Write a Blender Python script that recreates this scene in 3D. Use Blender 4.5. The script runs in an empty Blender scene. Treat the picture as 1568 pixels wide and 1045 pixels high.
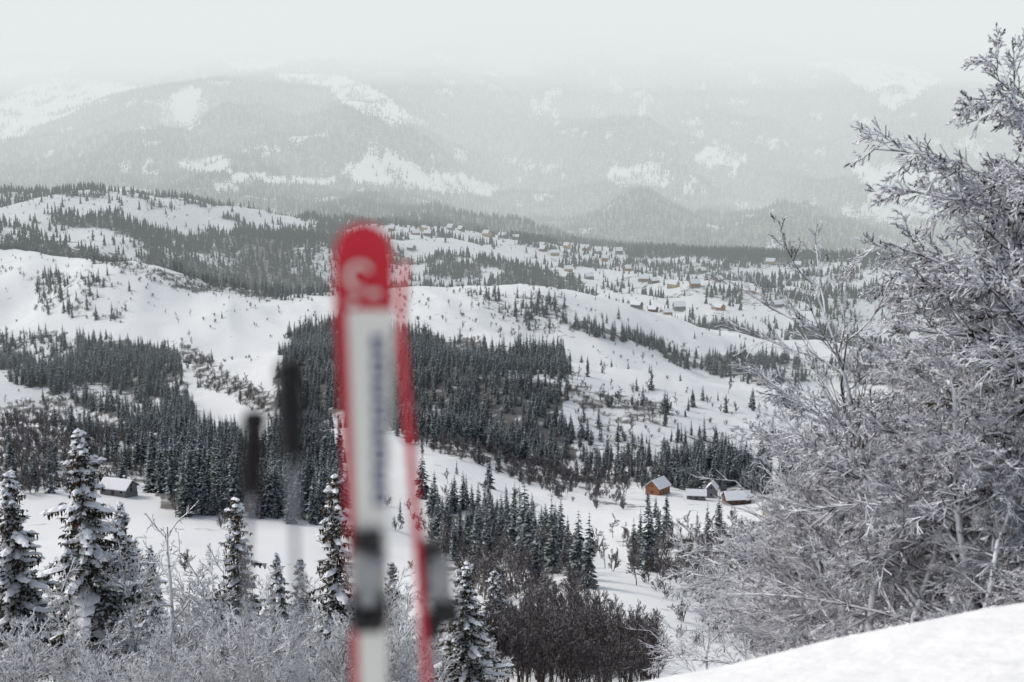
import bpy, math, numpy as np, time
from mathutils import Vector, Matrix
rng=np.random.default_rng(7)
T0=time.time()
scene=bpy.context.scene
# ------------------------------------------------------------------ camera maths
F=2178.; Y0=130.; TH=math.atan((522.5-Y0)/F); ct,st=math.cos(TH),math.sin(TH)
def ray(px,py):
    u=(np.asarray(px,float)-784)/F; v=(522.5-np.asarray(py,float))/F
    fy=ct+v*st
    return u/fy,(-st+v*ct)/fy
def pix(x,y,z):
    d=np.maximum(y*ct-z*st,0.1); up=y*st+z*ct
    return 784+F*x/d, 522.5-F*up/d
# ------------------------------------------------------------------ noise
def _h(xi,yi,seed):
    h=(xi*374761393+yi*668265263+seed*974634777)&0xffffffff
    h=((h^(h>>13))*1274126177)&0xffffffff
    h=h^(h>>16)
    return h/4294967295.0
def vnoise(x,y,seed=0):
    x=np.asarray(x,float);y=np.asarray(y,float)
    xi=np.floor(x).astype(np.int64); yi=np.floor(y).astype(np.int64)
    fx=x-xi; fy=y-yi; fx=fx*fx*(3-2*fx); fy=fy*fy*(3-2*fy)
    a=_h(xi,yi,seed);b=_h(xi+1,yi,seed);c=_h(xi,yi+1,seed);d=_h(xi+1,yi+1,seed)
    return (a*(1-fx)+b*fx)*(1-fy)+(c*(1-fx)+d*fx)*fy
def fbm(x,y,seed=0,o=4):
    s=0;a=1;t=0
    for i in range(o):
        s=s+a*(vnoise(x*2**i,y*2**i,seed+i*17)-.5);t+=a;a*=.5
    return s/t*2
def sm(x,a,b):
    t=np.clip((x-a)/(b-a),0,1); return t*t*(3-2*t)
# ------------------------------------------------------------------ terrain
COL=[-300,0,200,400,550,700,850,1000,1150,1300,1568,1900]
LAY=[
(14,  [1300,1250,1200,1160,1130,1110,1080,1040,1008,975,922,880]),
(40,  [1230,1200,1170,1150,1150,1150,1150,1140,1090,1020,965,940]),
(90,  [1060,1060,1060,1060,1070,1090,1110,1110,1085,1035,990,980]),
(200, [960,960,960,965,985,1010,1020,1030,1040,1040,1030,1020]),
(320, [860,860,865,880,895,885,868,875,930,960,960,960]),
(430, [735,740,752,756,775,830,862,865,860,850,850,850]),
(520, [785,790,798,806,815,856,848,822,800,800,800,800]),
(650, [700,705,728,738,742,745,770,772,778,790,790,790]),
(850, [640,650,672,672,662,664,732,722,740,740,740,740]),
(1000,[630,655,672,678,695,706,728,710,705,700,700,700]),
(1200,[540,565,565,550,535,560,560,575,610,615,615,615]),
(1350,[535,554,555,550,530,540,560,588,610,610,610,610]),
(1750,[370,378,396,449,447,428,436,480,510,532,550,560]),
(2050,[410,422,440,490,490,480,480,496,514,534,549,554]),
(2500,[345,352,362,380,385,392,420,442,452,455,465,465]),
(3100,[292,292,290,325,343,352,376,390,396,402,410,410]),
(3600,[310,313,312,340,352,358,376,388,393,398,403,403]),
(4500,[266,262,254,262,282,298,310,320,324,326,332,332]),
(5500,[220,215,155,128,150,194,200,200,200,214,225,225]),
(6500,[165,158,128,102,110,122,118,116,116,118,140,140]),
(8000,[75,72,72,72,64,48,38,34,42,56,74,74]),
(10000,[60,60,60,50,35,10,0,0,10,30,50,50]),
(15000,[60,60,60,50,35,10,0,0,10,30,50,50]),
]
NS,ND=360,700
sg=np.linspace(-.75,.75,NS); lg=np.linspace(math.log(13),math.log(15000),ND)
tab=[]
for D,p in LAY:
    s,sl=ray(COL,p); tab.append(np.interp(sg,s,sl))
tab=np.array(tab)
lD=np.log([l[0] for l in LAY])
G=np.stack([np.interp(lg,lD,tab[:,i]) for i in range(NS)],1)
def blur(A,n,ax):
    k=np.hanning(n+2)[1:-1];k/=k.sum();h=n//2
    A=np.concatenate([np.repeat(np.take(A,[0],ax),h,ax),A,np.repeat(np.take(A,[-1],ax),h,ax)],ax)
    return np.apply_along_axis(lambda v:np.convolve(v,k,'valid'),ax,A)
G=blur(G,11,0); G=blur(G,25,1)
def slope(s,D):
    a=np.clip((s-sg[0])/(sg[1]-sg[0]),0,NS-1.001); b=np.clip((np.log(np.maximum(D,13))-lg[0])/(lg[1]-lg[0]),0,ND-1.001)
    i=a.astype(int);j=b.astype(int);fa=a-i;fb=b-j
    return (G[j,i]*(1-fa)+G[j,i+1]*fa)*(1-fb)+(G[j+1,i]*(1-fa)+G[j+1,i+1]*fa)*fb
def Hh(x,y):
    x=np.asarray(x,float);y=np.asarray(y,float)
    D=np.maximum(y,14.)
    w=1+0.20*fbm(x/400+3,y/600,5,3)*sm(D,250,900)*(1-.6*sm(D,4500,6000))
    z=slope(x/D,np.maximum(D*w,14))*D
    rid=1-np.abs(fbm((x+y*.45)/130+2,(y-x*.3)/300,13,4))*2
    n=0.10*fbm(x/5,y/5,1,3)*sm(D,14.5,40)+1.6*fbm(x/45,y/45,2,4)*sm(D,120,400)+3.5*fbm(x/170,y/170,3,4)*sm(D,400,1000)+12.*(rid-.55)*sm(D,300,900)*(1-sm(D,4000,5500))
    n=n+9*fbm(x/420,y/420,4,5)*sm(D,1900,2600)*(1-.6*sm(D,4200,5500))+48*fbm((x+.5*y)/1500,y/1100,9,2)*sm(D,4200,5600)
    z=z+n
    near=-1.75+(z+1.75)*(y/14.)
    z=np.where(y<14,near,z)
    z=z+0.05*fbm(x/2.2,y/2.2,21,3)*(y<200)
    return z
def H1(x,y): return float(Hh(np.array([x]),np.array([y]))[0])
def hit(px,py):
    s,sl=ray(px,py)
    D=np.exp(np.linspace(math.log(15),math.log(9000),4000))
    z=Hh(s*D,D); k=np.nonzero(z>sl*D)[0]
    if len(k)==0:k=[3999]
    d=D[k[0]]
    return float(s*d),float(d),float(z[k[0]])
# ------------------------------------------------------------------ vegetation map
def inpoly(px,py,poly):
    r=np.zeros(px.shape,bool);n=len(poly)
    for i in range(n):
        x1,y1=poly[i];x2,y2=poly[(i+1)%n]
        if y1==y2:continue
        c=((y1>py)!=(y2>py))&(px<(x2-x1)*(py-y1)/(y2-y1)+x1)
        r^=c
    return r
FOREST=[
([(0,500),(60,510),(130,514),(200,515),(262,522),(290,570),(315,640),(250,655),(160,632),(70,595),(0,555)],1.0),
([(255,660),(330,650),(400,690),(440,640),(500,640),(528,670),(540,770),(400,765),(330,755),(245,752)],1.0),
([(430,600),(455,500),(520,478),(600,490),(620,560),(615,650),(520,640),(440,625)],1.0),
([(600,500),(700,508),(760,530),(850,520),(880,560),(860,630),(890,690),(780,685),(700,660),(610,650)],1.0),
([(640,765),(700,755),(780,765),(860,800),(895,835),(910,880),(800,872),(720,850),(660,835)],.5),
([(190,335),(350,355),(500,340),(530,345),(530,440),(430,447),(330,430),(260,400),(190,372)],.95),
([(1010,655),(1080,650),(1150,675),(1190,735),(1100,730),(1010,725)],.6),
([(870,490),(960,512),(1050,550),(1150,575),(1260,580),(1420,590),(1420,545),(1250,548),(1150,530),(1100,535),(980,505),(900,480)],.85),
([(1180,700),(1300,650),(1568,600),(1568,800),(1250,820),(1210,760)],.5),
([(1050,780),(1190,790),(1200,830),(1060,830),(980,810),(990,760)],.12),
([(40,420),(185,410),(185,490),(60,480)],.28),
([(80,640),(200,640),(240,720),(150,720)],.16),
([(850,640),(960,650),(1000,720),(900,715)],.22),
([(720,440),(860,440),(880,465),(780,480)],.35),
([(640,395),(710,395),(720,420),(640,420)],.9),
([(760,455),(850,470),(900,495),(870,500),(780,485)],.25),
([(0,720),(110,735),(240,735),(240,700),(0,690)],.15),
([(200,560),(260,560),(330,600),(300,560)],.2),
([(860,540),(1160,600),(1180,700),(1000,690),(860,640)],.05),
([(640,745),(860,770),(900,850),(660,800)],.12),
([(480,290),(730,270),(1568,330),(1568,392),(1100,385),(900,370),(760,340),(560,335)],1.0),
]
BRUSH=[
([(0,595),(130,610),(250,665),(250,720),(120,730),(0,715)],.8),
([(250,505),(300,515),(360,570),(440,600),(430,628),(350,600),(290,550)],.9),
([(610,645),(700,655),(790,685),(880,700),(895,750),(820,738),(740,693),(640,670)],1.),
([(820,640),(900,660),(960,690),(1010,720),(1000,760),(930,760),(880,720)],.8),
([(860,565),(960,595),(1040,610),(1040,635),(960,636),(880,605)],.8),
([(640,800),(780,830),(900,820),(930,870),(910,900),(780,885),(650,860)],1.),
([(640,760),(700,755),(780,762),(860,800),(895,835),(910,880),(800,872),(660,835)],.8),
([(940,785),(1150,795),(1230,840),(1180,900),(1060,880),(960,850)],.6),
([(60,366),(250,402),(330,430),(430,447),(420,455),(300,438),(100,385)],.9),
([(690,440),(860,440),(880,475),(800,492),(730,470)],.6),
([(300,560),(420,600),(430,640),(350,600)],.6),
([(1050,900),(1200,860),(1300,900),(1250,980),(1100,990)],.5),
([(900,690),(1040,700),(1080,735),(960,760)],.7),
([(0,380),(250,405),(520,455),(520,480),(300,490),(0,420)],.05),
([(200,480),(520,480),(450,530),(250,520)],.05),
([(600,430),(760,480),(1100,520),(1100,560),(600,500)],.15),
([(0,740),(640,780),(640,830),(0,800)],.02),
([(900,620),(1160,650),(1180,700),(1000,690),(890,660)],.4),
([(870,560),(1160,600),(1170,650),(880,620)],.14),
([(560,640),(880,740),(900,800),(560,780)],.03),
([(880,850),(1100,930),(1120,1000),(1040,980),(900,900)],.25),
]
CLEAR=[
[(428,110),(520,112),(565,128),(600,150),(652,190),(590,184),(525,156),(500,126),(440,122)],
[(330,88),(450,82),(445,100),(370,110)],
[(225,152),(310,128),(322,160),(300,198),(240,186),(250,165)],
[(0,150),(80,118),(140,122),(212,130),(130,165),(50,200),(0,214)],
[(0,62),(150,74),(110,84),(0,82)],[(0,92),(120,96),(100,112),(0,116)],[(250,70),(400,72),(450,78),(330,84)],
[(1230,94),(1330,92),(1400,100),(1445,126),(1370,168),(1340,150),(1300,118)],
[(1302,250),(1390,252),(1480,262),(1500,300),(1450,335),(1335,338),(1330,290)],
[(262,243),(350,238),(358,268),(290,258)],
[(515,262),(560,240),(600,236),(640,262),(690,262),(765,285),(740,297),(620,288),(560,278)],
[(930,258),(1000,248),(1045,272),(1000,285),(940,278)],
[(1060,240),(1108,212),(1150,240),(1130,256)],
[(1310,180),(1360,188),(1330,200)],
[(360,262),(520,270),(500,280),(360,275)],
]
FIELD=[
[(0,287),(190,280),(280,298),(330,318),(480,322),(460,338),(340,330),(360,362),(250,346),(180,332),(60,326),(40,345),(180,355),(150,378),(0,365)],
[(560,343),(700,345),(800,368),(900,378),(960,388),(1120,392),(1110,412),(960,405),(840,398),(740,388),(640,376),(580,366)],
[(880,405),(1010,408),(1120,422),(1250,438),(1270,500),(1120,484),(1000,468),(910,440)],
[(1120,395),(1568,398),(1568,432),(1250,427),(1130,415)],
[(590,405),(640,430),(560,440)],
[(1250,440),(1500,450),(1500,520),(1300,520)],
]
def veg(px,py,D,x,y):
    n1=vnoise(x/60,y/60,31); n2=vnoise(x/220+9,y/140,37); n3=fbm(x/90,y/90,41,4); n4=fbm(x/28,y/28,43,3)
    n5=fbm(x/260+.3*y/200,y/110,45,4)
    wpx=px+(22*fbm(x/(D*.03),y/(D*.05),51,3)+16*n4)*(1-.5*(D>3000)); wpy=py+(10*fbm(x/(D*.03)+7,y/(D*.05),53,3)+8*n4)*(1-.5*(D>3000))
    br=np.full(px.shape,0.004)+.06*(n2>.64)*(n4>0)
    sp=np.zeros(px.shape)+0.002
    gap=.25+.75*sm(n3+n4*.8,-.38,-.05)
    for poly,d in FOREST:
        m=inpoly(wpx,wpy,poly); sp=np.where(m,np.maximum(sp,d*gap),sp)
    br=np.where(sp>.15,.5,br)
    for poly,d in BRUSH:
        m=inpoly(wpx,wpy,poly); br=np.where(m,np.maximum(br,d*np.clip(n1*2.4-.2,0,1)),br); sp=np.where(m,np.maximum(sp,.025*d),sp)
    mid=(D>1950)&(D<3400)
    m2=np.where(n5+.35*n4>-.03,.95,.07)*np.ones(px.shape)
    sp=np.where(mid,np.maximum(sp,m2),sp)
    far=D>=3400
    sp=np.where(far,np.where(n3>-.38,1.,.45),sp)
    for poly in FIELD:
        m=inpoly(wpx,wpy,poly)&(D>1950)&(D<4200)
        sp=np.where(m,np.where(n5+.5*n4>.20,.5,.02),sp); br=np.where(m,.04,br)
    for poly in CLEAR:
        m=inpoly(wpx,wpy,poly)&far
        sp=np.where(m,np.where(n3+.5*n4>.18,.6,.02),sp)
    br=np.where(mid,np.maximum(br,.12*n2),br)
    return sp,br
# ------------------------------------------------------------------ mesh helpers
def mkmesh(name,V,Fq,mats=(),mi=None,smooth=False):
    me=bpy.data.meshes.new(name)
    V=np.asarray(V,np.float32); Fq=np.asarray(Fq,np.int32)
    me.vertices.add(len(V)); me.vertices.foreach_set('co',V.ravel())
    n,k=Fq.shape
    me.loops.add(n*k); me.loops.foreach_set('vertex_index',Fq.ravel())
    me.polygons.add(n); me.polygons.foreach_set('loop_start',np.arange(0,n*k,k,dtype=np.int32))
    me.polygons.foreach_set('loop_total',np.full(n,k,np.int32))
    for m in mats: me.materials.append(m)
    if mi is not None: me.polygons.foreach_set('material_index',np.asarray(mi,np.int32))
    me.polygons.foreach_set('use_smooth',np.full(n,bool(smooth)))
    me.update(calc_edges=True); me.validate()
    return me
def link(name,me,loc=(0,0,0),rotz=0,scale=1,parent=None):
    o=bpy.data.objects.new(name,me); scene.collection.objects.link(o)
    o.location=loc;o.rotation_euler=(0,0,rotz)
    o.scale=(scale,)*3 if not hasattr(scale,'__len__') else scale
    if parent:o.parent=parent
    return o
# ------------------------------------------------------------------ materials
def newmat(name):
    m=bpy.data.materials.new(name);m.use_nodes=True
    nt=m.node_tree;b=nt.nodes['Principled BSDF'];return m,nt,b
def simple(name,col,rough=.6,metal=0,noise=0,scale=20):
    m,nt,b=newmat(name);b.inputs['Roughness'].default_value=rough;b.inputs['Metallic'].default_value=metal
    b.inputs['Specular IOR Level'].default_value=.3
    t=nt.nodes.new('ShaderNodeTexNoise');t.inputs['Scale'].default_value=scale
    tc=nt.nodes.new('ShaderNodeTexCoord');nt.links.new(tc.outputs['Object'],t.inputs['Vector'])
    r=nt.nodes.new('ShaderNodeMixRGB');k=noise
    r.inputs[1].default_value=(*[c*(1-k) for c in col],1);r.inputs[2].default_value=(*[min(1,c*(1+k)) for c in col],1)
    nt.links.new(t.outputs['Fac'],r.inputs[0]);nt.links.new(r.outputs[0],b.inputs['Base Color'])
    return m
def snowy(name,dark,dark2,snow,a,b_,nscale,nlo,nhi,coord='Object'):
    """plant surface, snow lying on its upward faces, broken up by noise"""
    m,nt,b=newmat(name);L=nt.links.new;N=nt.nodes.new
    b.inputs['Roughness'].default_value=.85;b.inputs['Specular IOR Level'].default_value=.1
    g=N('ShaderNodeNewGeometry');sx=N('ShaderNodeSeparateXYZ');L(g.outputs['Normal'],sx.inputs[0])
    mr=N('ShaderNodeMapRange');mr.inputs[1].default_value=a;mr.inputs[2].default_value=b_;L(sx.outputs['Z'],mr.inputs[0])
    tc=N('ShaderNodeTexCoord');t=N('ShaderNodeTexNoise');t.inputs['Scale'].default_value=nscale;L(tc.outputs[coord],t.inputs['Vector'])
    m2=N('ShaderNodeMapRange');m2.inputs[1].default_value=nlo;m2.inputs[2].default_value=nhi;L(t.outputs['Fac'],m2.inputs[0])
    mu=N('ShaderNodeMath');mu.operation='MULTIPLY';L(mr.outputs[0],mu.inputs[0]);L(m2.outputs[0],mu.inputs[1])
    t2=N('ShaderNodeTexNoise');t2.inputs['Scale'].default_value=nscale*.35;L(tc.outputs[coord],t2.inputs['Vector'])
    c1=N('ShaderNodeMixRGB');c1.inputs[1].default_value=(*dark,1);c1.inputs[2].default_value=(*dark2,1);L(t2.outputs['Fac'],c1.inputs[0])
    c=N('ShaderNodeMixRGB');L(mu.outputs[0],c.inputs[0]);L(c1.outputs[0],c.inputs[1]);c.inputs[2].default_value=(*snow,1)
    L(c.outputs[0],b.inputs['Base Color'])
    return m
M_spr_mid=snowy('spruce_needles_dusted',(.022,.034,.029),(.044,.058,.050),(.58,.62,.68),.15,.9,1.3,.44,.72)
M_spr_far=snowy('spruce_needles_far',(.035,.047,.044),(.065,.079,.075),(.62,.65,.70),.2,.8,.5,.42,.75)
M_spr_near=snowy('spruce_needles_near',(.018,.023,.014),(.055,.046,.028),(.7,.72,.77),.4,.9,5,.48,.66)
M_snowpad=simple('snow_on_branches',(.84,.86,.90),.8,0,.05,3)
M_bark=simple('spruce_bark',(.07,.055,.045),.9,0,.3,8)
M_cone=simple('spruce_cones',(.16,.08,.035),.8,0,.3,8)
M_frost=snowy('frosted_twigs',(.065,.055,.052),(.13,.11,.10),(.84,.86,.90),-.5,.1,4,.28,.44)
M_right=snowy('snowladen_twigs',(.028,.022,.025),(.055,.042,.046),(.86,.88,.94),-.38,.12,2.5,.30,.44)
M_dark=snowy('bare_brown_twigs',(.045,.036,.034),(.08,.062,.056),(.7,.72,.78),.1,.8,3,.42,.65)
M_brush=snowy('brush_twigs',(.075,.064,.060),(.12,.10,.092),(.72,.74,.8),.15,.8,1.5,.4,.65)
# ground
def ground_mat():
    m,nt,b=newmat('snow_ground');L=nt.links.new;N=nt.nodes.new
    b.inputs['Roughness'].default_value=.75;b.inputs['Specular IOR Level'].default_value=.2
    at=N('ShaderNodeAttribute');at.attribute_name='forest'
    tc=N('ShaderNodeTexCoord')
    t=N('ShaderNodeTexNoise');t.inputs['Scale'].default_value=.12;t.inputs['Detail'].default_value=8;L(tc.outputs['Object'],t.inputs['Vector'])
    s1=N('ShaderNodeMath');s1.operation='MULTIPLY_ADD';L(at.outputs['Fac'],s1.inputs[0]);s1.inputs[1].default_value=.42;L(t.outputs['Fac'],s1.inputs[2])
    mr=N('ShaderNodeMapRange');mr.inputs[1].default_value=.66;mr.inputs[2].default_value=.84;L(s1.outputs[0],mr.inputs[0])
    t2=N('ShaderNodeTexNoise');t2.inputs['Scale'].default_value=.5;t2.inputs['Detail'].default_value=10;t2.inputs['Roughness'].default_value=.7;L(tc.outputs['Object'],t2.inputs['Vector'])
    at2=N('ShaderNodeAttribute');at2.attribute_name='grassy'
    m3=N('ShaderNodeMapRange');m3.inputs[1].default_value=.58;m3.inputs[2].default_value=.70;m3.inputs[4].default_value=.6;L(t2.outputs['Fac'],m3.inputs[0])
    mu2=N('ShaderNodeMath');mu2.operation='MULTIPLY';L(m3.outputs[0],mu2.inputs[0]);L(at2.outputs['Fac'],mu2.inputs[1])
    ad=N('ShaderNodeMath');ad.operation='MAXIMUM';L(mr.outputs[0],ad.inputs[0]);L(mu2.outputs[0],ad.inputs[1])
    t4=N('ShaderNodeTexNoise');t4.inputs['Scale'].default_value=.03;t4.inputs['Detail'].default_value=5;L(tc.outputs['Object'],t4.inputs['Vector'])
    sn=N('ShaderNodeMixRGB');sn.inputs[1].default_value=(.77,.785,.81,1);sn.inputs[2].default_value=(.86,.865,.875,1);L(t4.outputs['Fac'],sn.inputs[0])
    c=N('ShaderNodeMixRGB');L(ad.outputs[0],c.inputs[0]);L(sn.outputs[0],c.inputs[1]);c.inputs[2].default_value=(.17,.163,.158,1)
    L(c.outputs[0],b.inputs['Base Color'])
    t3=N('ShaderNodeTexNoise');t3.inputs['Scale'].default_value=1.6;t3.inputs['Detail'].default_value=7;L(tc.outputs['Object'],t3.inputs['Vector'])
    bp=N('ShaderNodeBump');bp.inputs['Strength'].default_value=.7;bp.inputs['Distance'].default_value=.18;L(t3.outputs['Fac'],bp.inputs['Height'])
    L(bp.outputs[0],b.inputs['Normal'])
    return m
M_ground=ground_mat()
# ------------------------------------------------------------------ ground sheet
rows=np.concatenate([np.linspace(-8,14,50)[:-1],np.exp(np.linspace(math.log(14),math.log(15000),760))])
NT=460; t=np.linspace(-1,1,NT); t=t*(.55+.45*t*t)
X=t[None,:]*(0.66*np.maximum(rows,0)+22)[:,None]; Y=np.repeat(rows[:,None],NT,1)
Z=Hh(X,Y)
V=np.stack([X,Y,Z],-1).reshape(-1,3)
i=np.arange(len(rows)-1)[:,None]*NT+np.arange(NT-1)[None,:]
Fq=np.stack([i,i+1,i+1+NT,i+NT],-1).reshape(-1,4)
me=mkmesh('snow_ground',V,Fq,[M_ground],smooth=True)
px,py=pix(V[:,0],V[:,1],V[:,2]+5)
sp,br=veg(px,py,V[:,1],V[:,0],V[:,1])
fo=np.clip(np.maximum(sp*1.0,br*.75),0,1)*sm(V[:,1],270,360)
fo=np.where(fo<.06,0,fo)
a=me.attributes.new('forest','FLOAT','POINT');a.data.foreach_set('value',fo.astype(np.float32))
gr=sm(V[:,1],300,600)*sm(vnoise(V[:,0]/120,V[:,1]/120,77),.3,.75)
a=me.attributes.new('grassy','FLOAT','POINT');a.data.foreach_set('value',gr.astype(np.float32))
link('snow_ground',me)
print('ground',time.time()-T0)
# ------------------------------------------------------------------ building sites
vp=[(600,354),(648,354),(636,360),(690,352),(706,354),(745,362),(770,364),(790,367),(832,386),(868,381),(898,384),(915,389),(948,389),(870,416),(902,428),(986,431),(1001,434),(1031,441),(926,400),(975,472),(1000,478),(1022,482),(1040,474),(1064,440),(1100,432),(1130,428),(1150,450),(1190,470),(1210,448),(1180,405),(1220,410),(1100,475),(655,362),(850,392),(960,415),(630,384),(1075,418)]
NEARH=[('timber_farmhouse',1007,757,10,8,4.2,0,.9,3.4),('timber_farmhouse',1128,772,12,8,3.2,1,.15,2.8),('timber_barn',1090,762,6,5,4.8,3,1.3,2.8),('timber_barn',1066,765,9,5,2.6,3,-.1,2.),('timber_barn',1188,790,9,6,3.,2,.2,2.4),('timber_barn',182,758,9,6,2.6,3,-.35,2.),('timber_barn',264,756,3.2,3,1.8,1,.2,1.2)]
sites=[hit(h[1],h[2]) for h in NEARH]; vs=[hit(a,b) for a,b in vp]
print('near sites',[(round(s[0]),round(s[1]),round(s[2])) for s in sites])
allh=np.array(sites+vs)
def clear_h(P):
    k=np.ones(len(P),bool)
    for hx,hy,hz in allh:
        r=20
        dx=P[:,0]-hx*P[:,1]/hy; dy=hy-P[:,1]
        k&=~((np.abs(dx)<r*.75)&(dy<(100 if hy<900 else 90))&(dy>-9))
    return P[k]
# ------------------------------------------------------------------ branching trees
def norm(a): return a/np.maximum(np.linalg.norm(a,axis=-1,keepdims=True),1e-9)
def children(P,R,Lp,n,ratio,ang,K,flat=1.,bend=0.,wig=.12,t0=.15,rr=.55,taper=.55,rmin=.01,tip=True,rg=rng):
    N,Kp,_=P.shape
    tt=t0+(1-t0)*(np.arange(n)[None,:]+rg.random((N,n)))/n
    f=tt*(Kp-1);i=np.clip(f.astype(int),0,Kp-2);fr=(f-i)[...,None]
    ar=np.arange(N)[:,None]
    p=P[ar,i]*(1-fr)+P[ar,i+1]*fr
    tan=norm(P[ar,i+1]-P[ar,i])
    v=rg.normal(size=(N,n,3));v[...,2]*=flat
    v=v-(v*tan).sum(-1,keepdims=True)*tan;v=norm(v)
    a=ang*(.75+.5*rg.random((N,n)))[...,None]
    d=norm(np.cos(a)*tan+np.sin(a)*v)
    L=Lp[:,None]*ratio*(1-taper*tt)*(.65+.7*rg.random((N,n)))
    r=np.maximum((R[ar,i]*(1-fr[...,0])+R[ar,i+1]*fr[...,0])*rr,rmin)
    p=p.reshape(-1,3);d=d.reshape(-1,3);L=L.ravel();r=r.ravel()
    Q=[p];cur=p
    for k in range(K-1):
        d=norm(d+wig*rg.normal(size=d.shape)+np.array([0,0,bend]))
        cur=cur+d*(L/(K-1))[:,None];Q.append(cur)
    Q=np.stack(Q,1)
    RR=np.maximum(r[:,None]*np.linspace(1,.35,K)[None,:],rmin*.7)
    return Q,RR,L
def tubes(P,R,S):
    N,K,_=P.shape
    tan=norm(np.gradient(P,axis=1))
    up=np.zeros_like(tan);up[...,2]=1
    par=np.abs(tan[...,2])>.97;up[par]=[0,1,0]
    a=norm(np.cross(tan,up));b=np.cross(a,tan)
    th=np.arange(S)*2*math.pi/S+math.pi/2
    V=P[:,:,None,:]+R[:,:,None,None]*(np.cos(th)[None,None,:,None]*a[:,:,None,:]+np.sin(th)[None,None,:,None]*b[:,:,None,:])
    base=(np.arange(N)*K*S)[:,None,None]+(np.arange(K-1)*S)[None,:,None]
    j=np.arange(S)[None,None,:];j2=(j+1)%S
    Fq=np.stack([base+j,base+j2,base+j2+S,base+j+S],-1).reshape(-1,4)
    return V.reshape(-1,3),Fq
def join(parts):
    Vs=[];Fs=[];o=0
    for v,f in parts:
        Vs.append(v);Fs.append(f+o);o+=len(v)
    return np.concatenate(Vs),np.concatenate(Fs)
def bare_tree(name,mat,h,levels,seed,trunks=1,r0=.1,lean=(0,0),S=3,rmin=.01,spread=.25):
    rg=np.random.default_rng(seed)
    K=8;Q=[]
    for k in range(trunks):
        d=np.array([lean[0],lean[1],1.])+spread*np.array([*rg.normal(size=2),0])*(trunks>1)
        p=np.array([0,0,-.5]);pts=[p];hh=h*(.75+.3*rg.random()) if trunks>1 else h
        for q in range(K-1):
            d=d/np.linalg.norm(d);p=p+d*(hh+.5)/(K-1);pts.append(p);d=d+.09*rg.normal(size=3)+np.array([lean[0],lean[1],.3])*.12
        Q.append(pts)
    P=np.array(Q);L=np.full(len(P),h);R=np.repeat(r0*np.linspace(1,.2,K)[None,:],len(P),0)
    parts=[tubes(P,R,6)]
    for li,lv in enumerate(levels):
        P,R,L=children(P,R,L,rmin=rmin*(1.6 if li==0 else 1),rg=rg,**lv)
        parts.append(tubes(P,R,4 if li==0 else S))
    V,Fq=join(parts)
    return mkmesh(name,V,Fq,[mat],smooth=True)
# ------------------------------------------------------------------ spruce builders
def spruce_mid(name,seed,mat,H=16.,nl=24,nb=9,w=.19):
    rg=np.random.default_rng(seed);V=[];Fq=[]
    def quad(a,b,c,d):
        n=len(V);V.extend([a,b,c,d]);Fq.append([n,n+1,n+2,n+3])
    for s in range(4):
        a0=s*math.pi/2;a1=a0+math.pi/2;r=.014*H
        quad((r*math.cos(a0),r*math.sin(a0),-1),(r*math.cos(a1),r*math.sin(a1),-1),(.02*math.cos(a1),.02*math.sin(a1),H*.97),(.02*math.cos(a0),.02*math.sin(a0),H*.97))
    for l in range(nl):
        f=l/(nl-1);z=H*(.06+.93*f**.93)
        rad=H*w*(1-f)**.85*(.75+.4*rg.random())+.12
        for b in range(nb if f<.8 else nb//2+1):
            an=rg.random()*6.283;r=rad*(.55+.6*rg.random());
            dx,dy=math.cos(an),math.sin(an);wd=r*.28+.1;dz=-r*(.25+.35*rg.random())
            quad((0,0,z),(dx*r*.6-dy*wd,dy*r*.6+dx*wd,z+dz*.55-.12*r),(dx*r,dy*r,z+dz),(dx*r*.6+dy*wd,dy*r*.6-dx*wd,z+dz*.55-.12*r))
    return mkmesh(name,np.array(V),np.array(Fq),[mat])
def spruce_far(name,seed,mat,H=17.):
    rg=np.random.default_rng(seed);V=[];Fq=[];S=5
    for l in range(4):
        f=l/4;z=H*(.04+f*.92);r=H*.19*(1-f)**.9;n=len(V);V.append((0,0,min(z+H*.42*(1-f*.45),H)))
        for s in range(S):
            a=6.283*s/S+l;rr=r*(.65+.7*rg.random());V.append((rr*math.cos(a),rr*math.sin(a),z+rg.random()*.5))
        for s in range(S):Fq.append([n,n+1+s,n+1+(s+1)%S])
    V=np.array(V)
    return mkmesh(name,V,np.array(Fq),[mat])
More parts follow.
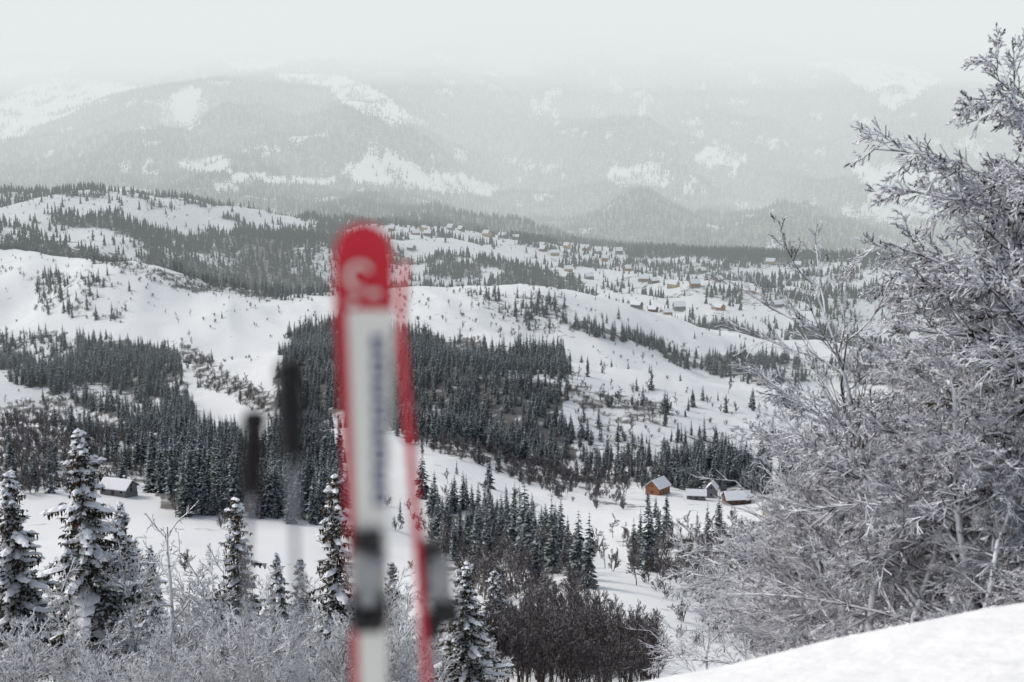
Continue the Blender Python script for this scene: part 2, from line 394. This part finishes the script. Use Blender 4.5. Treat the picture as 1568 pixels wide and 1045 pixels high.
def spruce_near(name,seed,H=14.,w=.17,snow=.55,sparse=1.,cones=.0,bare=.12,lump=1.):
    rg=np.random.default_rng(seed);V=[];Fq=[];MI=[]
    def quad(a,b,c,d,m):
        n=len(V);V.extend([a,b,c,d]);Fq.append([n,n+1,n+2,n+3]);MI.append(m)
    Z=np.array([0,0,1.])
    S=7
    for k in range(10):
        z0=-1+(H+1)*k/10;z1=-1+(H+1)*(k+1)/10;r0_=.013*H*(1-k/10)+.02;r1_=.013*H*(1-(k+1)/10)+.012
        for s in range(S):
            a0=6.283*s/S;a1=6.283*(s+1)/S
            quad((r0_*math.cos(a0),r0_*math.sin(a0),z0),(r0_*math.cos(a1),r0_*math.sin(a1),z0),(r1_*math.cos(a1),r1_*math.sin(a1),z1),(r1_*math.cos(a0),r1_*math.sin(a0),z1),2)
    z=H*bare
    while z<H*.985:
        f=z/H
        rad=H*w*(1-f)**.75*(.6+.55*rg.random())+.15
        nb=max(3,int((6+2*rg.random())*sparse))
        a0=rg.random()*6.28
        for b in range(nb):
            an=a0+6.283*b/nb+rg.normal()*.3;L=rad*(.55+.65*rg.random())
            if rg.random()<.12:L*=1.3
            d=np.array([math.cos(an),math.sin(an),0]);sd=np.array([-d[1],d[0],0])
            K=5;dr=.10+.30*(1-f)+.15*rg.random()
            pts=[np.array([0,0,z+rg.normal()*.05])+d*L*u+Z*(-dr*L*(u**1.3)+.16*L*max(0,u-.6)**1*1.2+(.25*L*u if f>.85 else 0)) for u in np.linspace(0,1,K)]
            ns=max(4,int(L/.12))
            hassnow=rg.random()<snow
            for q in range(ns):
                u=.12+.88*(q+rg.random())/ns;g=u*(K-1);i=min(int(g),K-2);p=pts[i]*(1-(g-i))+pts[i+1]*(g-i)
                tl=(.18+.26*L*(1-u*.75))*(.6+.6*rg.random());tw=.05+.022*L
                for sg_ in (-1,1):
                    td=norm(d*(.55+.3*rg.random())+sg_*sd*(.8)+Z*(-.25-.3*rg.random()))
                    ts=norm(np.cross(td,Z));
                    m_=p+td*tl*.5
                    quad(p,m_+ts*tw-Z*.02,p+td*tl-Z*.05,m_-ts*tw-Z*.02,0)
                    if hassnow and rg.random()<.6:
                        o=Z*(.03+.04*rg.random());k2=1.25+.5*rg.random()
                        quad(p+o,m_+ts*tw*k2+o*.4,p+td*tl*.85-Z*.02,m_-ts*tw*k2+o*.4,1)
                hl=.15+.25*rg.random()+.06*L
                hs=norm(rg.normal()*sd+rg.normal()*d)*(.06+.03*rg.random())
                quad(p,p+hs-Z*hl*.5,p-Z*hl,p-hs-Z*hl*.5,0)
                if cones and f>.6 and rg.random()<cones:
                    c=p-Z*(hl*.6);hs2=hs*.9
                    quad(c,c+hs2-Z*.1,c-Z*.22,c-hs2-Z*.1,3)
            if hassnow:  # heavy lumps of snow lying along the branch
                for i in range(1,K):
                    c0=pts[i];r_=lump*(.13+.14*L*(1-.6*i/K))*(.5+.9*rg.random())*(1 if i<K-1 else .7);hgt=.07+.10*rg.random()
                    n6=6;ring=[c0+d*(r_*1.5*math.cos(q*1.047))+sd*(r_*math.sin(q*1.047))+Z*(-.10*r_-.25*r_*max(0,math.cos(q*1.047))) for q in range(n6)]
                    top=c0+Z*hgt
                    for q in range(0,n6,2): quad(top,ring[q],ring[(q+1)%n6],ring[(q+2)%n6],1)
        z+=(.18+.12*rg.random())*(1 if sparse>=1 else 1/sparse)*(H/13)
    return mkmesh(name,np.array([np.asarray(v,float) for v in V]),np.array(Fq),[M_spr_near,M_snowpad,M_bark,M_cone],MI)
# ------------------------------------------------------------------ instanced masses
def scatter(name,P,rot,scl,idx,meshes):
    col=bpy.data.collections.new(name+'_kinds')
    for k,m in enumerate(meshes):
        col.objects.link(bpy.data.objects.new(f'{name}_kind_{k}',m))
    me=bpy.data.meshes.new(name);me.vertices.add(len(P));me.vertices.foreach_set('co',np.asarray(P,np.float32).ravel())
    for nm,arr in(('rz',rot),('sc',scl)):
        a=me.attributes.new(nm,'FLOAT','POINT');a.data.foreach_set('value',np.asarray(arr,np.float32))
    a=me.attributes.new('ix','INT','POINT');a.data.foreach_set('value',np.asarray(idx,np.int32))
    o=link(name,me)
    g=bpy.data.node_groups.new(name+'_nodes','GeometryNodeTree')
    g.interface.new_socket('Geometry',in_out='INPUT',socket_type='NodeSocketGeometry')
    g.interface.new_socket('Geometry',in_out='OUTPUT',socket_type='NodeSocketGeometry')
    N=g.nodes.new;L=g.links.new
    gi=N('NodeGroupInput');go=N('NodeGroupOutput');ip=N('GeometryNodeInstanceOnPoints')
    ci=N('GeometryNodeCollectionInfo');ci.inputs['Collection'].default_value=col
    ci.inputs['Separate Children'].default_value=True;ci.inputs['Reset Children'].default_value=True
    def na(n,t):
        a=N('GeometryNodeInputNamedAttribute');a.data_type=t;a.inputs['Name'].default_value=n;return a.outputs[0]
    cx=N('ShaderNodeCombineXYZ');L(na('rz','FLOAT'),cx.inputs['Z'])
    L(gi.outputs[0],ip.inputs['Points']);L(ci.outputs[0],ip.inputs['Instance']);ip.inputs['Pick Instance'].default_value=True
    L(na('ix','INT'),ip.inputs['Instance Index']);L(cx.outputs[0],ip.inputs['Rotation']);L(na('sc','FLOAT'),ip.inputs['Scale'])
    L(ip.outputs[0],go.inputs[0])
    md=o.modifiers.new('scatter','NODES');md.node_group=g
    return o
def sample(D0,D1,sp_,smax=.45):
    A=smax*(D1**2-D0**2);n=int(A/sp_**2)
    y=np.sqrt(rng.random(n)*(D1**2-D0**2)+D0**2);x=(rng.random(n)*2-1)*smax*y
    return x,y
sm_meshes=[spruce_mid(f'spruce_mid_{k}',k+1,M_spr_mid,w=[.17,.20,.15,.22][k]) for k in range(4)]
sf_meshes=[spruce_far(f'spruce_far_{k}',k+1,M_spr_far) for k in range(3)]
lvB=[dict(n=8,ratio=.55,ang=.6,K=3,bend=.1,rr=.6),dict(n=6,ratio=.5,ang=.6,K=2,bend=.08),dict(n=4,ratio=.5,ang=.6,K=2)]
bush_meshes=[bare_tree(f'brush_{k}',M_brush,3.8,lvB,50+k,trunks=3,r0=.05,rmin=.04,spread=.35) for k in range(3)]
bush_meshes+=[bare_tree(f'brush_tree_{k}',M_brush,8,[dict(n=12,ratio=.42,ang=.7,K=3,bend=.1,t0=.25),dict(n=7,ratio=.5,ang=.6,K=2),dict(n=5,ratio=.5,ang=.6,K=2)],60+k,r0=.12,rmin=.045) for k in range(2)]
PS=[];PB=[]
for D0,D1,s_ in((230,900,4.8),(900,2000,5.9)):
    x,y=sample(D0,D1,s_);z=Hh(x,y);px,py=pix(x,y,z+7);sp,br=veg(px,py,y,x,y)
    r=rng.random(len(x));m=(r<sp)&(y>290)
    PS.append(np.stack([x,y,z],1)[m])
    m2=(~m)&(rng.random(len(x))<br);PB.append(np.stack([x,y,z],1)[m2])
PF=[]
for D0,D1,s_ in((2000,3500,8.5),(3500,6500,13.5),(6500,8500,20)):
    x,y=sample(D0,D1,s_);z=Hh(x,y);px,py=pix(x,y,z+7);sp,br=veg(px,py,y,x,y)
    m=rng.random(len(x))<sp;PF.append(np.stack([x,y,z],1)[m])
    if D0==2000:
        m2=(~m)&(rng.random(len(x))<br);PB.append(np.stack([x,y,z],1)[m2])
PS=clear_h(np.concatenate(PS));PF=clear_h(np.concatenate(PF));PB=clear_h(np.concatenate(PB))
print('trees',len(PS),len(PF),len(PB),time.time()-T0)
def rs(n,a,b): return a+(b-a)*rng.random(n)
n=len(PS);scatter('spruce_forest',PS,rs(n,0,6.28),rs(n,.38,1.15)*(.75+.55*vnoise(PS[:,0]/50,PS[:,1]/50,3)),rng.integers(0,4,n),sm_meshes)
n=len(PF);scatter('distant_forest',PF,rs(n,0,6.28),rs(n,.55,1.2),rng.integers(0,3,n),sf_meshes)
n=len(PB);scatter('brushwood',PB,rs(n,0,6.28),rs(n,.5,1.3),rng.choice(5,n,p=[.24,.24,.24,.14,.14]),bush_meshes)
# ------------------------------------------------------------------ near shrubs & copse
lvF=[dict(n=13,ratio=.5,ang=.75,K=4,bend=.07,t0=.12,wig=.16),dict(n=8,ratio=.5,ang=.7,K=3,bend=.02,wig=.16),dict(n=6,ratio=.5,ang=.7,K=3,bend=-.02)]
fro=[bare_tree(f'frosted_shrub_{k}',M_frost,5.,lvF,80+k,trunks=2,r0=.07,rmin=.025,spread=.22) for k in range(3)]
fro.append(bare_tree('frosted_sapling',M_frost,7,lvF,90,trunks=1,r0=.09,rmin=.025))
drk=[bare_tree(f'copse_tree_{k}',M_dark,7.5,[dict(n=14,ratio=.42,ang=.55,K=4,bend=.12,t0=.25,wig=.12),dict(n=8,ratio=.5,ang=.55,K=3,bend=.08),dict(n=5,ratio=.5,ang=.6,K=2,bend=.03)],100+k,trunks=2,r0=.09,rmin=.022,spread=.12) for k in range(3)]
def region(n,px0,px1,D0,D1,fn=None):
    out=[]
    while len(out)<n:
        D=math.exp(rng.uniform(math.log(D0),math.log(D1)));p=rng.uniform(px0,px1)
        s,_=ray(p,1000);x=float(s)*D
        if fn and not fn(p,D):continue
        out.append((x,D,H1(x,D)))
    return np.array(out)
P1=region(190,-150,760,62,150,lambda p,D:not(650<p<760 and D<100))
n=len(P1);scatter('frosted_shrubs',P1,rs(n,0,6.28),rs(n,.5,1.15),rng.integers(0,4,n),fro)
P2=region(160,745,1010,130,230,lambda p,D:p<1010-(D-130)*.3)
n=len(P2);scatter('bare_copse',P2,rs(n,0,6.28),rs(n,.6,1.2),rng.integers(0,3,n),drk)
# ------------------------------------------------------------------ single near trees
spn=[spruce_near('spruce_near_a',1,14,.21,.5,1.,.35),spruce_near('spruce_near_b',2,14,.16,.35,.8,.5,.2),spruce_near('spruce_near_c',3,14,.23,.42,1.1,0,lump=.85)]
def put(name,me,h0,px,D,top,rot=0,wid=1.):
    s,_=ray(px,900);x=float(s)*D;z=H1(x,D);_,sl=ray(px,top);h=float(sl)*D-z
    k=h/h0;return link(name,me,(x,D,z),rot,(k*wid,k*wid,k))
for px,D,top,k,rt,wd in((135,86,655,0,0,1.),(24,90,720,0,2,1.05),(365,84,760,1,1,1.15),(516,80,724,1,3,1.05),(712,72,855,2,0,1.1),(190,150,768,0,4,1.),(425,130,846,0,5,.9),(460,125,854,1,5,1.2),(757,190,872,2,2,1.2),(-30,100,760,1,2,1),(232,120,835,0,3,.9),(600,120,860,1,2,1.1)):
    put('snowy_spruce',spn[k],14,px,D,top,rt,wd)
snag=bare_tree('dead_tree',M_frost,9,[dict(n=9,ratio=.35,ang=.8,K=5,bend=.08,wig=.25,t0=.3),dict(n=5,ratio=.4,ang=.8,K=4,wig=.25),dict(n=3,ratio=.4,ang=.8,K=3)],7,r0=.17,rmin=.025)
put('dead_tree',snag,9,262,80,792,1.)
lvT=[dict(n=16,ratio=.42,ang=.65,K=6,bend=.05,t0=.2,wig=.14),dict(n=8,ratio=.45,ang=.65,K=4,bend=.02,wig=.14),dict(n=6,ratio=.5,ang=.65,K=3)]
tall=[bare_tree(f'frosted_tree_{k}',M_frost,9,lvT,300+k,r0=.11,rmin=.02) for k in range(2)]
for px,D,top,k,rt in((205,86,830,0,0.),(300,84,855,1,1.),(330,90,865,0,2.),(75,92,850,1,3.),(480,88,890,0,4.),(620,92,868,1,5.),(585,86,905,0,1.5),(160,95,865,1,2.5),(400,95,895,0,3.5)):
    put('frosted_bare_tree',tall[k],9,px,D,top,rt,1.1)
# ------------------------------------------------------------------ right-hand snow-laden trees
lvR=[dict(n=28,ratio=.52,ang=1.05,K=7,flat=.7,bend=-.03,t0=.05,wig=.08,taper=.6),dict(n=13,ratio=.46,ang=.7,K=5,flat=.35,bend=-.05,wig=.10),dict(n=8,ratio=.50,ang=.7,K=3,flat=.4,bend=-.06),dict(n=5,ratio=.55,ang=.65,K=2,flat=.6)]
big=[bare_tree(f'snowladen_beech_{k}',M_right,10,lvR,200+k,trunks=1,r0=.16,rmin=.0155,lean=(-.06,0)) for k in range(2)]
lvS=[dict(n=14,ratio=.42,ang=.65,K=6,flat=.9,bend=.06,t0=.2,wig=.12),dict(n=9,ratio=.45,ang=.6,K=4,bend=.03,flat=.8),dict(n=6,ratio=.45,ang=.65,K=3)]
slim=bare_tree('slim_bare_tree',M_right,6.5,lvS,220,r0=.06,rmin=.009)
for px,D,top,k,rt,wd in((1660,27,60,0,0.,.85),(1620,29,170,1,0.5,.95),(1555,27,290,0,3.0,.95),(1500,30,340,1,1.5,.9),(1430,31,430,0,2.4,1.),(1490,25,540,1,5.1,1.1),(1320,33,560,1,3.3,1.1),(1250,36,640,0,4.1,1.1),(1400,27,620,1,1.9,1.3),(1300,29,750,0,5.5,1.5),(1510,24,730,0,3.6,1.5),(1210,40,770,1,2.,1.1)):
    put('snowladen_tree',big[k],10,px,D,top,rt,wd)
put('slim_bare_tree',slim,6.5,1335,28,415,0.3,1.1)
put('slim_bare_tree',slim,6.5,1290,30,470,2.3,1.2)
put('slim_bare_tree',slim,6.5,1230,34,590,3.3,1.2)
put('slim_bare_tree',slim,6.5,1090,48,850,2.3,1.4)
put('slim_bare_tree',slim,6.5,1150,45,850,1.3,1.4)
put('snowy_spruce',spn[0],14,1600,29,75,1,1.25)
put('snowy_spruce',spn[2],14,1510,33,380,2,1.2)
put('snowy_spruce',spn[1],14,1410,40,590,4,1.3)
print('near trees',time.time()-T0)
# ------------------------------------------------------------------ buildings
M_wall=[simple('timber_wall_orange',(.28,.13,.068),.8,0,.3,2),simple('timber_wall_brown',(.13,.085,.06),.8,0,.3,2),simple('timber_wall_yellow',(.42,.31,.17),.8,0,.2,2),simple('timber_wall_grey',(.18,.18,.19),.8,0,.2,2)]
M_roof=simple('roof_snow',(.84,.85,.88),.8,0,.04,1);M_eave=simple('roof_timber',(.06,.05,.045),.8,0,.2,3)
M_win=simple('window_glass',(.03,.035,.045),.2,0,.1,3);M_door=simple('door_wood',(.08,.045,.03),.6,0,.2,3)
M_stone=simple('stone_plinth',(.22,.21,.20),.9,0,.2,3)
def house(name,pos,w,d,h,wall,rot,rh=None):
    x,y,z=pos;rh=rh or w*.32
    V=[];Fc=[];MI=[]
    def poly(pts,m):
        n=len(V);V.extend(pts);Fc.append(list(range(n,n+len(pts))));MI.append(m)
    def box(x0,x1,y0,y1,z0,z1,m):
        c=[(x0,y0,z0),(x1,y0,z0),(x1,y1,z0),(x0,y1,z0),(x0,y0,z1),(x1,y0,z1),(x1,y1,z1),(x0,y1,z1)]
        for q in((0,3,2,1),(4,5,6,7),(0,1,5,4),(1,2,6,5),(2,3,7,6),(3,0,4,7)):poly([c[i] for i in q],m)
    W,Dd=w/2,d/2
    box(-W-.1,W+.1,-Dd-.1,Dd+.1,-2,.5,5)
    for s in(-1,1):
        poly([(-W,s*Dd,.5),(W,s*Dd,.5),(W,s*Dd,h),(-W,s*Dd,h)],0)
        poly([(s*W,-Dd,.5),(s*W,Dd,.5),(s*W,Dd,h),(s*W,0,h+rh),(s*W,-Dd,h)],0)
    o=.6;k=rh/Dd
    for s in(-1,1):
        for (t0,t1,m) in((.02,.12,2),(.125,.45,1)):
            a=[(-W-o,s*(Dd+o),h-k*o+t0),(W+o,s*(Dd+o),h-k*o+t0),(W+o,0,h+rh+t0),(-W-o,0,h+rh+t0)]
            b=[(p[0],p[1],p[2]+(t1-t0)) for p in a]
            poly(a,m);poly(b,m)
            for i in (0,1,3):poly([a[i],a[(i+1)%4],b[(i+1)%4],b[i]],m)
    for s in(-1,1):
        nw=max(2,int(w/2.5))
        for i in range(nw):
            cx=-W+w*(i+.5)/nw
            if s==-1 and i==nw//2: 
                box(cx-.5,cx+.5,-Dd-.05,-Dd-.003,.55,2.5,4);continue
            box(cx-.45,cx+.45,min(s*(Dd+.003),s*(Dd+.05)),max(s*(Dd+.003),s*(Dd+.05)),1.3,2.4,3)
        box(min(s*(W+.003),s*(W+.05)),max(s*(W+.003),s*(W+.05)),-.5,.5,1.3,2.4,3)
        box(min(s*(W+.003),s*(W+.05)),max(s*(W+.003),s*(W+.05)),-.4,.4,h+.2,h+1.0,3)
    box(W*.3,W*.3+.6,.4,1.,h+rh*.5,h+rh+1.0,5)
    box(W*.3-.05,W*.3+.65,.35,1.05,h+rh+1.003,h+rh+1.2,1)
    me=bpy.data.meshes.new(name);me.from_pydata(V,[],Fc)
    for m in(M_wall[wall],M_roof,M_eave,M_win,M_door,M_stone):me.materials.append(m)
    me.polygons.foreach_set('material_index',MI);me.update()
    return link(name,me,(x,y,z+.2),rot)
for h,s in zip(NEARH,sites): house(h[0],s,h[3],h[4],h[5],h[6],h[7],h[8])
for k,s in enumerate(vs):
    f=.8 if s[1]<2150 else 1.3
    house('village_house',s,rs(1,9,15)[0]*f,rs(1,8,11)[0]*f,rs(1,3.5,5.5)[0]*f,[1,2,0,3,1,2,3,0][k%8],rng.uniform(-.9,.9),rs(1,3.5,5.5)[0]*f)
print('houses',time.time()-T0)
# ------------------------------------------------------------------ skis & poles
M_red=simple('ski_red',(.46,.005,.022),.35,0,.05,5);M_white=simple('ski_white',(.74,.73,.68),.35,0,.03,5)
M_blue=simple('ski_navy_print',(.02,.03,.13),.4,0,.1,5);M_blk=simple('binding_black',(.012,.012,.014),.45,0,.1,9)
M_gry=simple('binding_grey',(.30,.31,.32),.4,.1,.1,9);M_edge=simple('ski_edge_strip',(.46,.015,.04),.35,.1,.05,9);M_base=simple('ski_base',(.46,.01,.035),.5,0,.1,9)
M_shaft=simple('pole_shaft',(.22,.23,.25),.4,.1,.05,9);M_grip=simple('pole_grip_rubber',(.006,.006,.007),.7,0,.1,9)
def ski(name,loc,rot,L=1.66,curl=.06):
    e=bpy.data.objects.new(name,None);scene.collection.objects.link(e);e.location=loc;e.rotation_euler=rot
    n=110;rowsz=np.linspace(0,L,n)
    cols=np.array([-1,-.94,-.58,-.3,0,.3,.62,.94,1.])
    V=[];Fq=[];MI=[]
    def hw(z):
        u=z/L
        w=.034+.021*np.clip((u-.45)/.45,0,1)**1.8+.014*np.clip((.45-u)/.45,0,1)**2
        if u>.945: w*=max(0.03,1-((u-.945)/.056)**2.6)**.5
        if u<.02: w*=.8
        return float(w)
    def yo(z):
        u=z/L; return -curl*max(0,(u-.9)/.10)**2-.008*math.sin(math.pi*min(u/.88,1))
    nc=len(cols)
    for side,off in((0,-.007),(1,.007)):
        for z in rowsz:
            th=off*(1 if z/L<.9 else .6)
            for c in cols:V.append((c*hw(z),yo(z)+th,z))
    for side in(0,1):
        b0=side*n*nc
        for r in range(n-1):
            for c in range(nc-1):
                i0=b0+r*nc+c;q=[i0,i0+1,i0+1+nc,i0+nc]
                if side:q=q[::-1]
                Fq.append(q);u=rowsz[r]/L
                if side: m=3
                elif u>.892:m=0
                elif c<=1:m=0
                else:m=1
                MI.append(m)
    for r in range(n-1):
        for c in(0,nc-1):
            a=r*nc+c;Fq.append([a,a+nc,a+nc+n*nc,a+n*nc]);MI.append(2)
    me=mkmesh(name+'_body',V,Fq,[M_red,M_white,M_edge,M_base],MI,True)
    link('ski_body',me,parent=e)
    LV=[];LF=[];LM=[]
    def rect(x0,x1,z0,z1,m,t=.0007):
        k=len(LV);LV.extend([(x0,yo(z0)-.007-t,z0),(x1,yo(z0)-.007-t,z0),(x1,yo(z1)-.007-t,z1),(x0,yo(z1)-.007-t,z1)]);LF.append([k,k+1,k+2,k+3]);LM.append(m)
    for k in range(8):
        z0=.672*L+k*.042;h=.036
        rect(.012,.037,z0,z0+.010,0);rect(.012,.037,z0+h-.010,z0+h,0);rect(.012,.020,z0+.0105,z0+h-.0105,0)
        if k%2==0:rect(.028,.037,z0+.0105,z0+h-.0105,0)
        else:rect(.0205,.033,z0+.014,z0+.022,0)
    for k in range(14):
        a=k/13*4.2+.6;r=.020;cx=-.008+r*math.cos(a);cz=.938*L+.024*math.sin(a)
        rect(cx-.0045,cx+.0045,cz-.0035,cz+.0035,1,.0012+.0002*k)
    rect(-.03,-.014,.905*L,.912*L,1);rect(.006,.028,.915*L,.921*L,1)
    link('ski_print',mkmesh(name+'_print',LV,LF,[M_blue,M_white],LM),parent=e)
    def part(nm,boxes,mat):
        import bmesh
        bm=bmesh.new()
        for (x,y,z,sx,sy,sz,tp) in boxes:
            r=bmesh.ops.create_cube(bm,size=1)
            for v in r['verts']:
                k=tp if v.co.y<0 else 1
                v.co=Vector((x+v.co.x*sx*k,y+v.co.y*sy,z+v.co.z*sz*k))
        bmesh.ops.bevel(bm,geom=list(bm.edges),offset=.003,segments=2,affect='EDGES')
        me=bpy.data.meshes.new(nm);bm.to_mesh(me);bm.free();me.materials.append(mat)
        return link(nm,me,parent=e)
    zt=.60*L
    part('toe_plate',[(0,-.014,zt-.03,.058,.014,.20,1)],M_blk)
    part('toe_housing',[(0,-.046,zt,.068,.05,.070,.8),(0,-.05,zt-.045,.04,.04,.04,.8)],M_gry)
    part('toe_wings',[(-.026,-.055,zt-.075,.022,.055,.05,.7),(.026,-.055,zt-.075,.022,.055,.05,.7),(0,-.036,zt+.058,.055,.035,.035,.6),(0,-.03,zt-.105,.066,.03,.045,.8)],M_blk)
    part('heel_plate',[(0,-.014,zt-.42,.060,.014,.20,1)],M_blk)
    part('heel_housing',[(0,-.050,zt-.41,.056,.06,.09,.7)],M_gry)
    part('heel_lever',[(0,-.085,zt-.43,.035,.012,.12,.8)],M_blk)
    return e
def at(px,py,D):
    s,sl=ray(px,py);return Vector((float(s)*D,D,float(sl)*D))
def stand(fn,name,top,bot,D,D2,L,yaw,**kw):
    a=at(*top,D);b=at(*bot,D2);d=(a-b).normalized();base=a-d*L
    yv=Vector((0,1,0));xv=yv.cross(d).normalized();yv=d.cross(xv)
    M=Matrix((xv,yv,d)).transposed()@Matrix.Rotation(yaw,3,'Z')
    return fn(name,base,M.to_euler(),L,**kw)
stand(ski,'ski',(556,336),(566,1045),2.6,2.62,1.66,0.10)
stand(ski,'ski',(608,400),(648,1045),2.78,2.76,1.62,1.70,curl=.02)
def pole(name,loc,rot,L=1.25):
    e=bpy.data.objects.new(name,None);scene.collection.objects.link(e);e.location=loc;e.rotation_euler=rot
    def lathe(nm,prof,mat,S=20):
        V=[];Fq=[]
        for r,z in prof:
            for s in range(S):V.append((r*math.cos(6.28318*s/S),r*math.sin(6.28318*s/S),z))
        for k in range(len(prof)-1):
            for s in range(S):Fq.append([k*S+s,k*S+(s+1)%S,(k+1)*S+(s+1)%S,(k+1)*S+s])
        link(nm,mkmesh(nm,V,Fq,[mat],smooth=True),parent=e)
    g=L-.165
    prof=[(.011,g-.005),(.017,g)]
    for k in range(15):prof.append((.0185+.002*(k%2)+.003*math.sin(k/14*3.1),g+.008+k*.0085))
    prof+=[(.022,L-.030),(.0245,L-.022),(.024,L-.008),(.015,L),(.001,L+.001)]
    lathe('grip',prof,M_grip)
    lathe('shaft',[(.003,.0),(.0035,.03),(.0045,.06),(.0055,.4),(.0065,g)],M_shaft)
    lathe('basket',[(.006,.07),(.045,.075),(.047,.079),(.006,.088)],M_grip)
    K=24;P=np.array([[(.004+.035*math.sin(u)*(1 if math.sin(u)>0 else .3)),0.012*math.cos(u),L-.02-.085*(1-math.cos(u))] for u in np.linspace(0,2*math.pi,K)])[None]
    v,f=tubes(P,np.full((1,K),.004),5);link('strap',mkmesh('strap',v,f,[M_grip],smooth=True),parent=e)
    return e
stand(pole,'ski_pole',(443,552),(458,1045),2.4,2.4,1.28,0.)
stand(pole,'ski_pole',(390,630),(372,1045),2.8,2.75,1.22,2.6)
# ------------------------------------------------------------------ valley mist (volumes that absorb and glow, no scattering)
def mist(name,x0,x1,y0,y1,z0,z1,dens,col,bottom=None):
    m=bpy.data.materials.new(name);m.use_nodes=True;nt=m.node_tree;nt.nodes.clear()
    o=nt.nodes.new('ShaderNodeOutputMaterial');ab=nt.nodes.new('ShaderNodeVolumeAbsorption');em=nt.nodes.new('ShaderNodeEmission');ad=nt.nodes.new('ShaderNodeAddShader')
    ab.inputs['Color'].default_value=(0,0,0,1);ab.inputs['Density'].default_value=dens
    em.inputs['Color'].default_value=(*col,1);em.inputs['Strength'].default_value=dens  # added glow stands in for daylight scattered by the mist
    nt.links.new(ab.outputs[0],ad.inputs[0]);nt.links.new(em.outputs[0],ad.inputs[1]);nt.links.new(ad.outputs[0],o.inputs['Volume'])
    za,zb=bottom or (z0,z0)
    V=[(x0,y0,za),(x1,y0,za),(x1,y1,zb),(x0,y1,zb),(x0,y0,z1),(x1,y0,z1),(x1,y1,z1),(x0,y1,z1)]
    Fq=[(0,3,2,1),(4,5,6,7),(0,1,5,4),(1,2,6,5),(2,3,7,6),(3,0,4,7)]
    link(name,mkmesh(name,V,Fq,[m]))
C=(.785,.838,.832)
mist('valley_haze',-16000,16000,900,24000,-900,3000,.000115,C)
mist('mountain_mist',-15500,15500,3200,23500,-890,2900,.00036,C)
mist('cloud_bank',-14500,14500,4000,20000,0,2800,.0006,(.80,.845,.84),bottom=(180,-1350))
# ------------------------------------------------------------------ light
w=bpy.data.worlds.new('World');scene.world=w;w.use_nodes=True;nt=w.node_tree
bg=nt.nodes['Background'];sky=nt.nodes.new('ShaderNodeTexSky');sky.sky_type='NISHITA';sky.sun_disc=False
EL=math.radians(40);AZ=math.radians(-70)
sky.sun_elevation=EL;sky.sun_rotation=AZ;sky.dust_density=4;sky.air_density=1;sky.ozone_density=1
hs=nt.nodes.new('ShaderNodeHueSaturation');hs.inputs['Saturation'].default_value=.6
nt.links.new(sky.outputs[0],hs.inputs['Color']);nt.links.new(hs.outputs[0],bg.inputs['Color']);bg.inputs['Strength'].default_value=.148
ld=bpy.data.lights.new('sun','SUN');ld.energy=1.6;ld.angle=math.radians(10);ld.color=(1,.95,.88)
lo=bpy.data.objects.new('sun',ld);scene.collection.objects.link(lo)
d=Vector((math.sin(AZ)*math.cos(EL),math.cos(AZ)*math.cos(EL),math.sin(EL)))
lo.rotation_euler=d.to_track_quat('Z','Y').to_euler()
# ------------------------------------------------------------------ camera
cd=bpy.data.cameras.new('camera');co=bpy.data.objects.new('camera',cd);scene.collection.objects.link(co)
cd.lens=50;cd.sensor_width=36;cd.clip_start=.05;cd.clip_end=60000
co.rotation_euler=(math.pi/2-TH,0,0)
cd.dof.use_dof=True;cd.dof.focus_distance=110;cd.dof.aperture_fstop=1.5
scene.camera=co
scene.view_settings.view_transform='Standard';scene.view_settings.look='None';scene.view_settings.exposure=0
print('done',time.time()-T0)
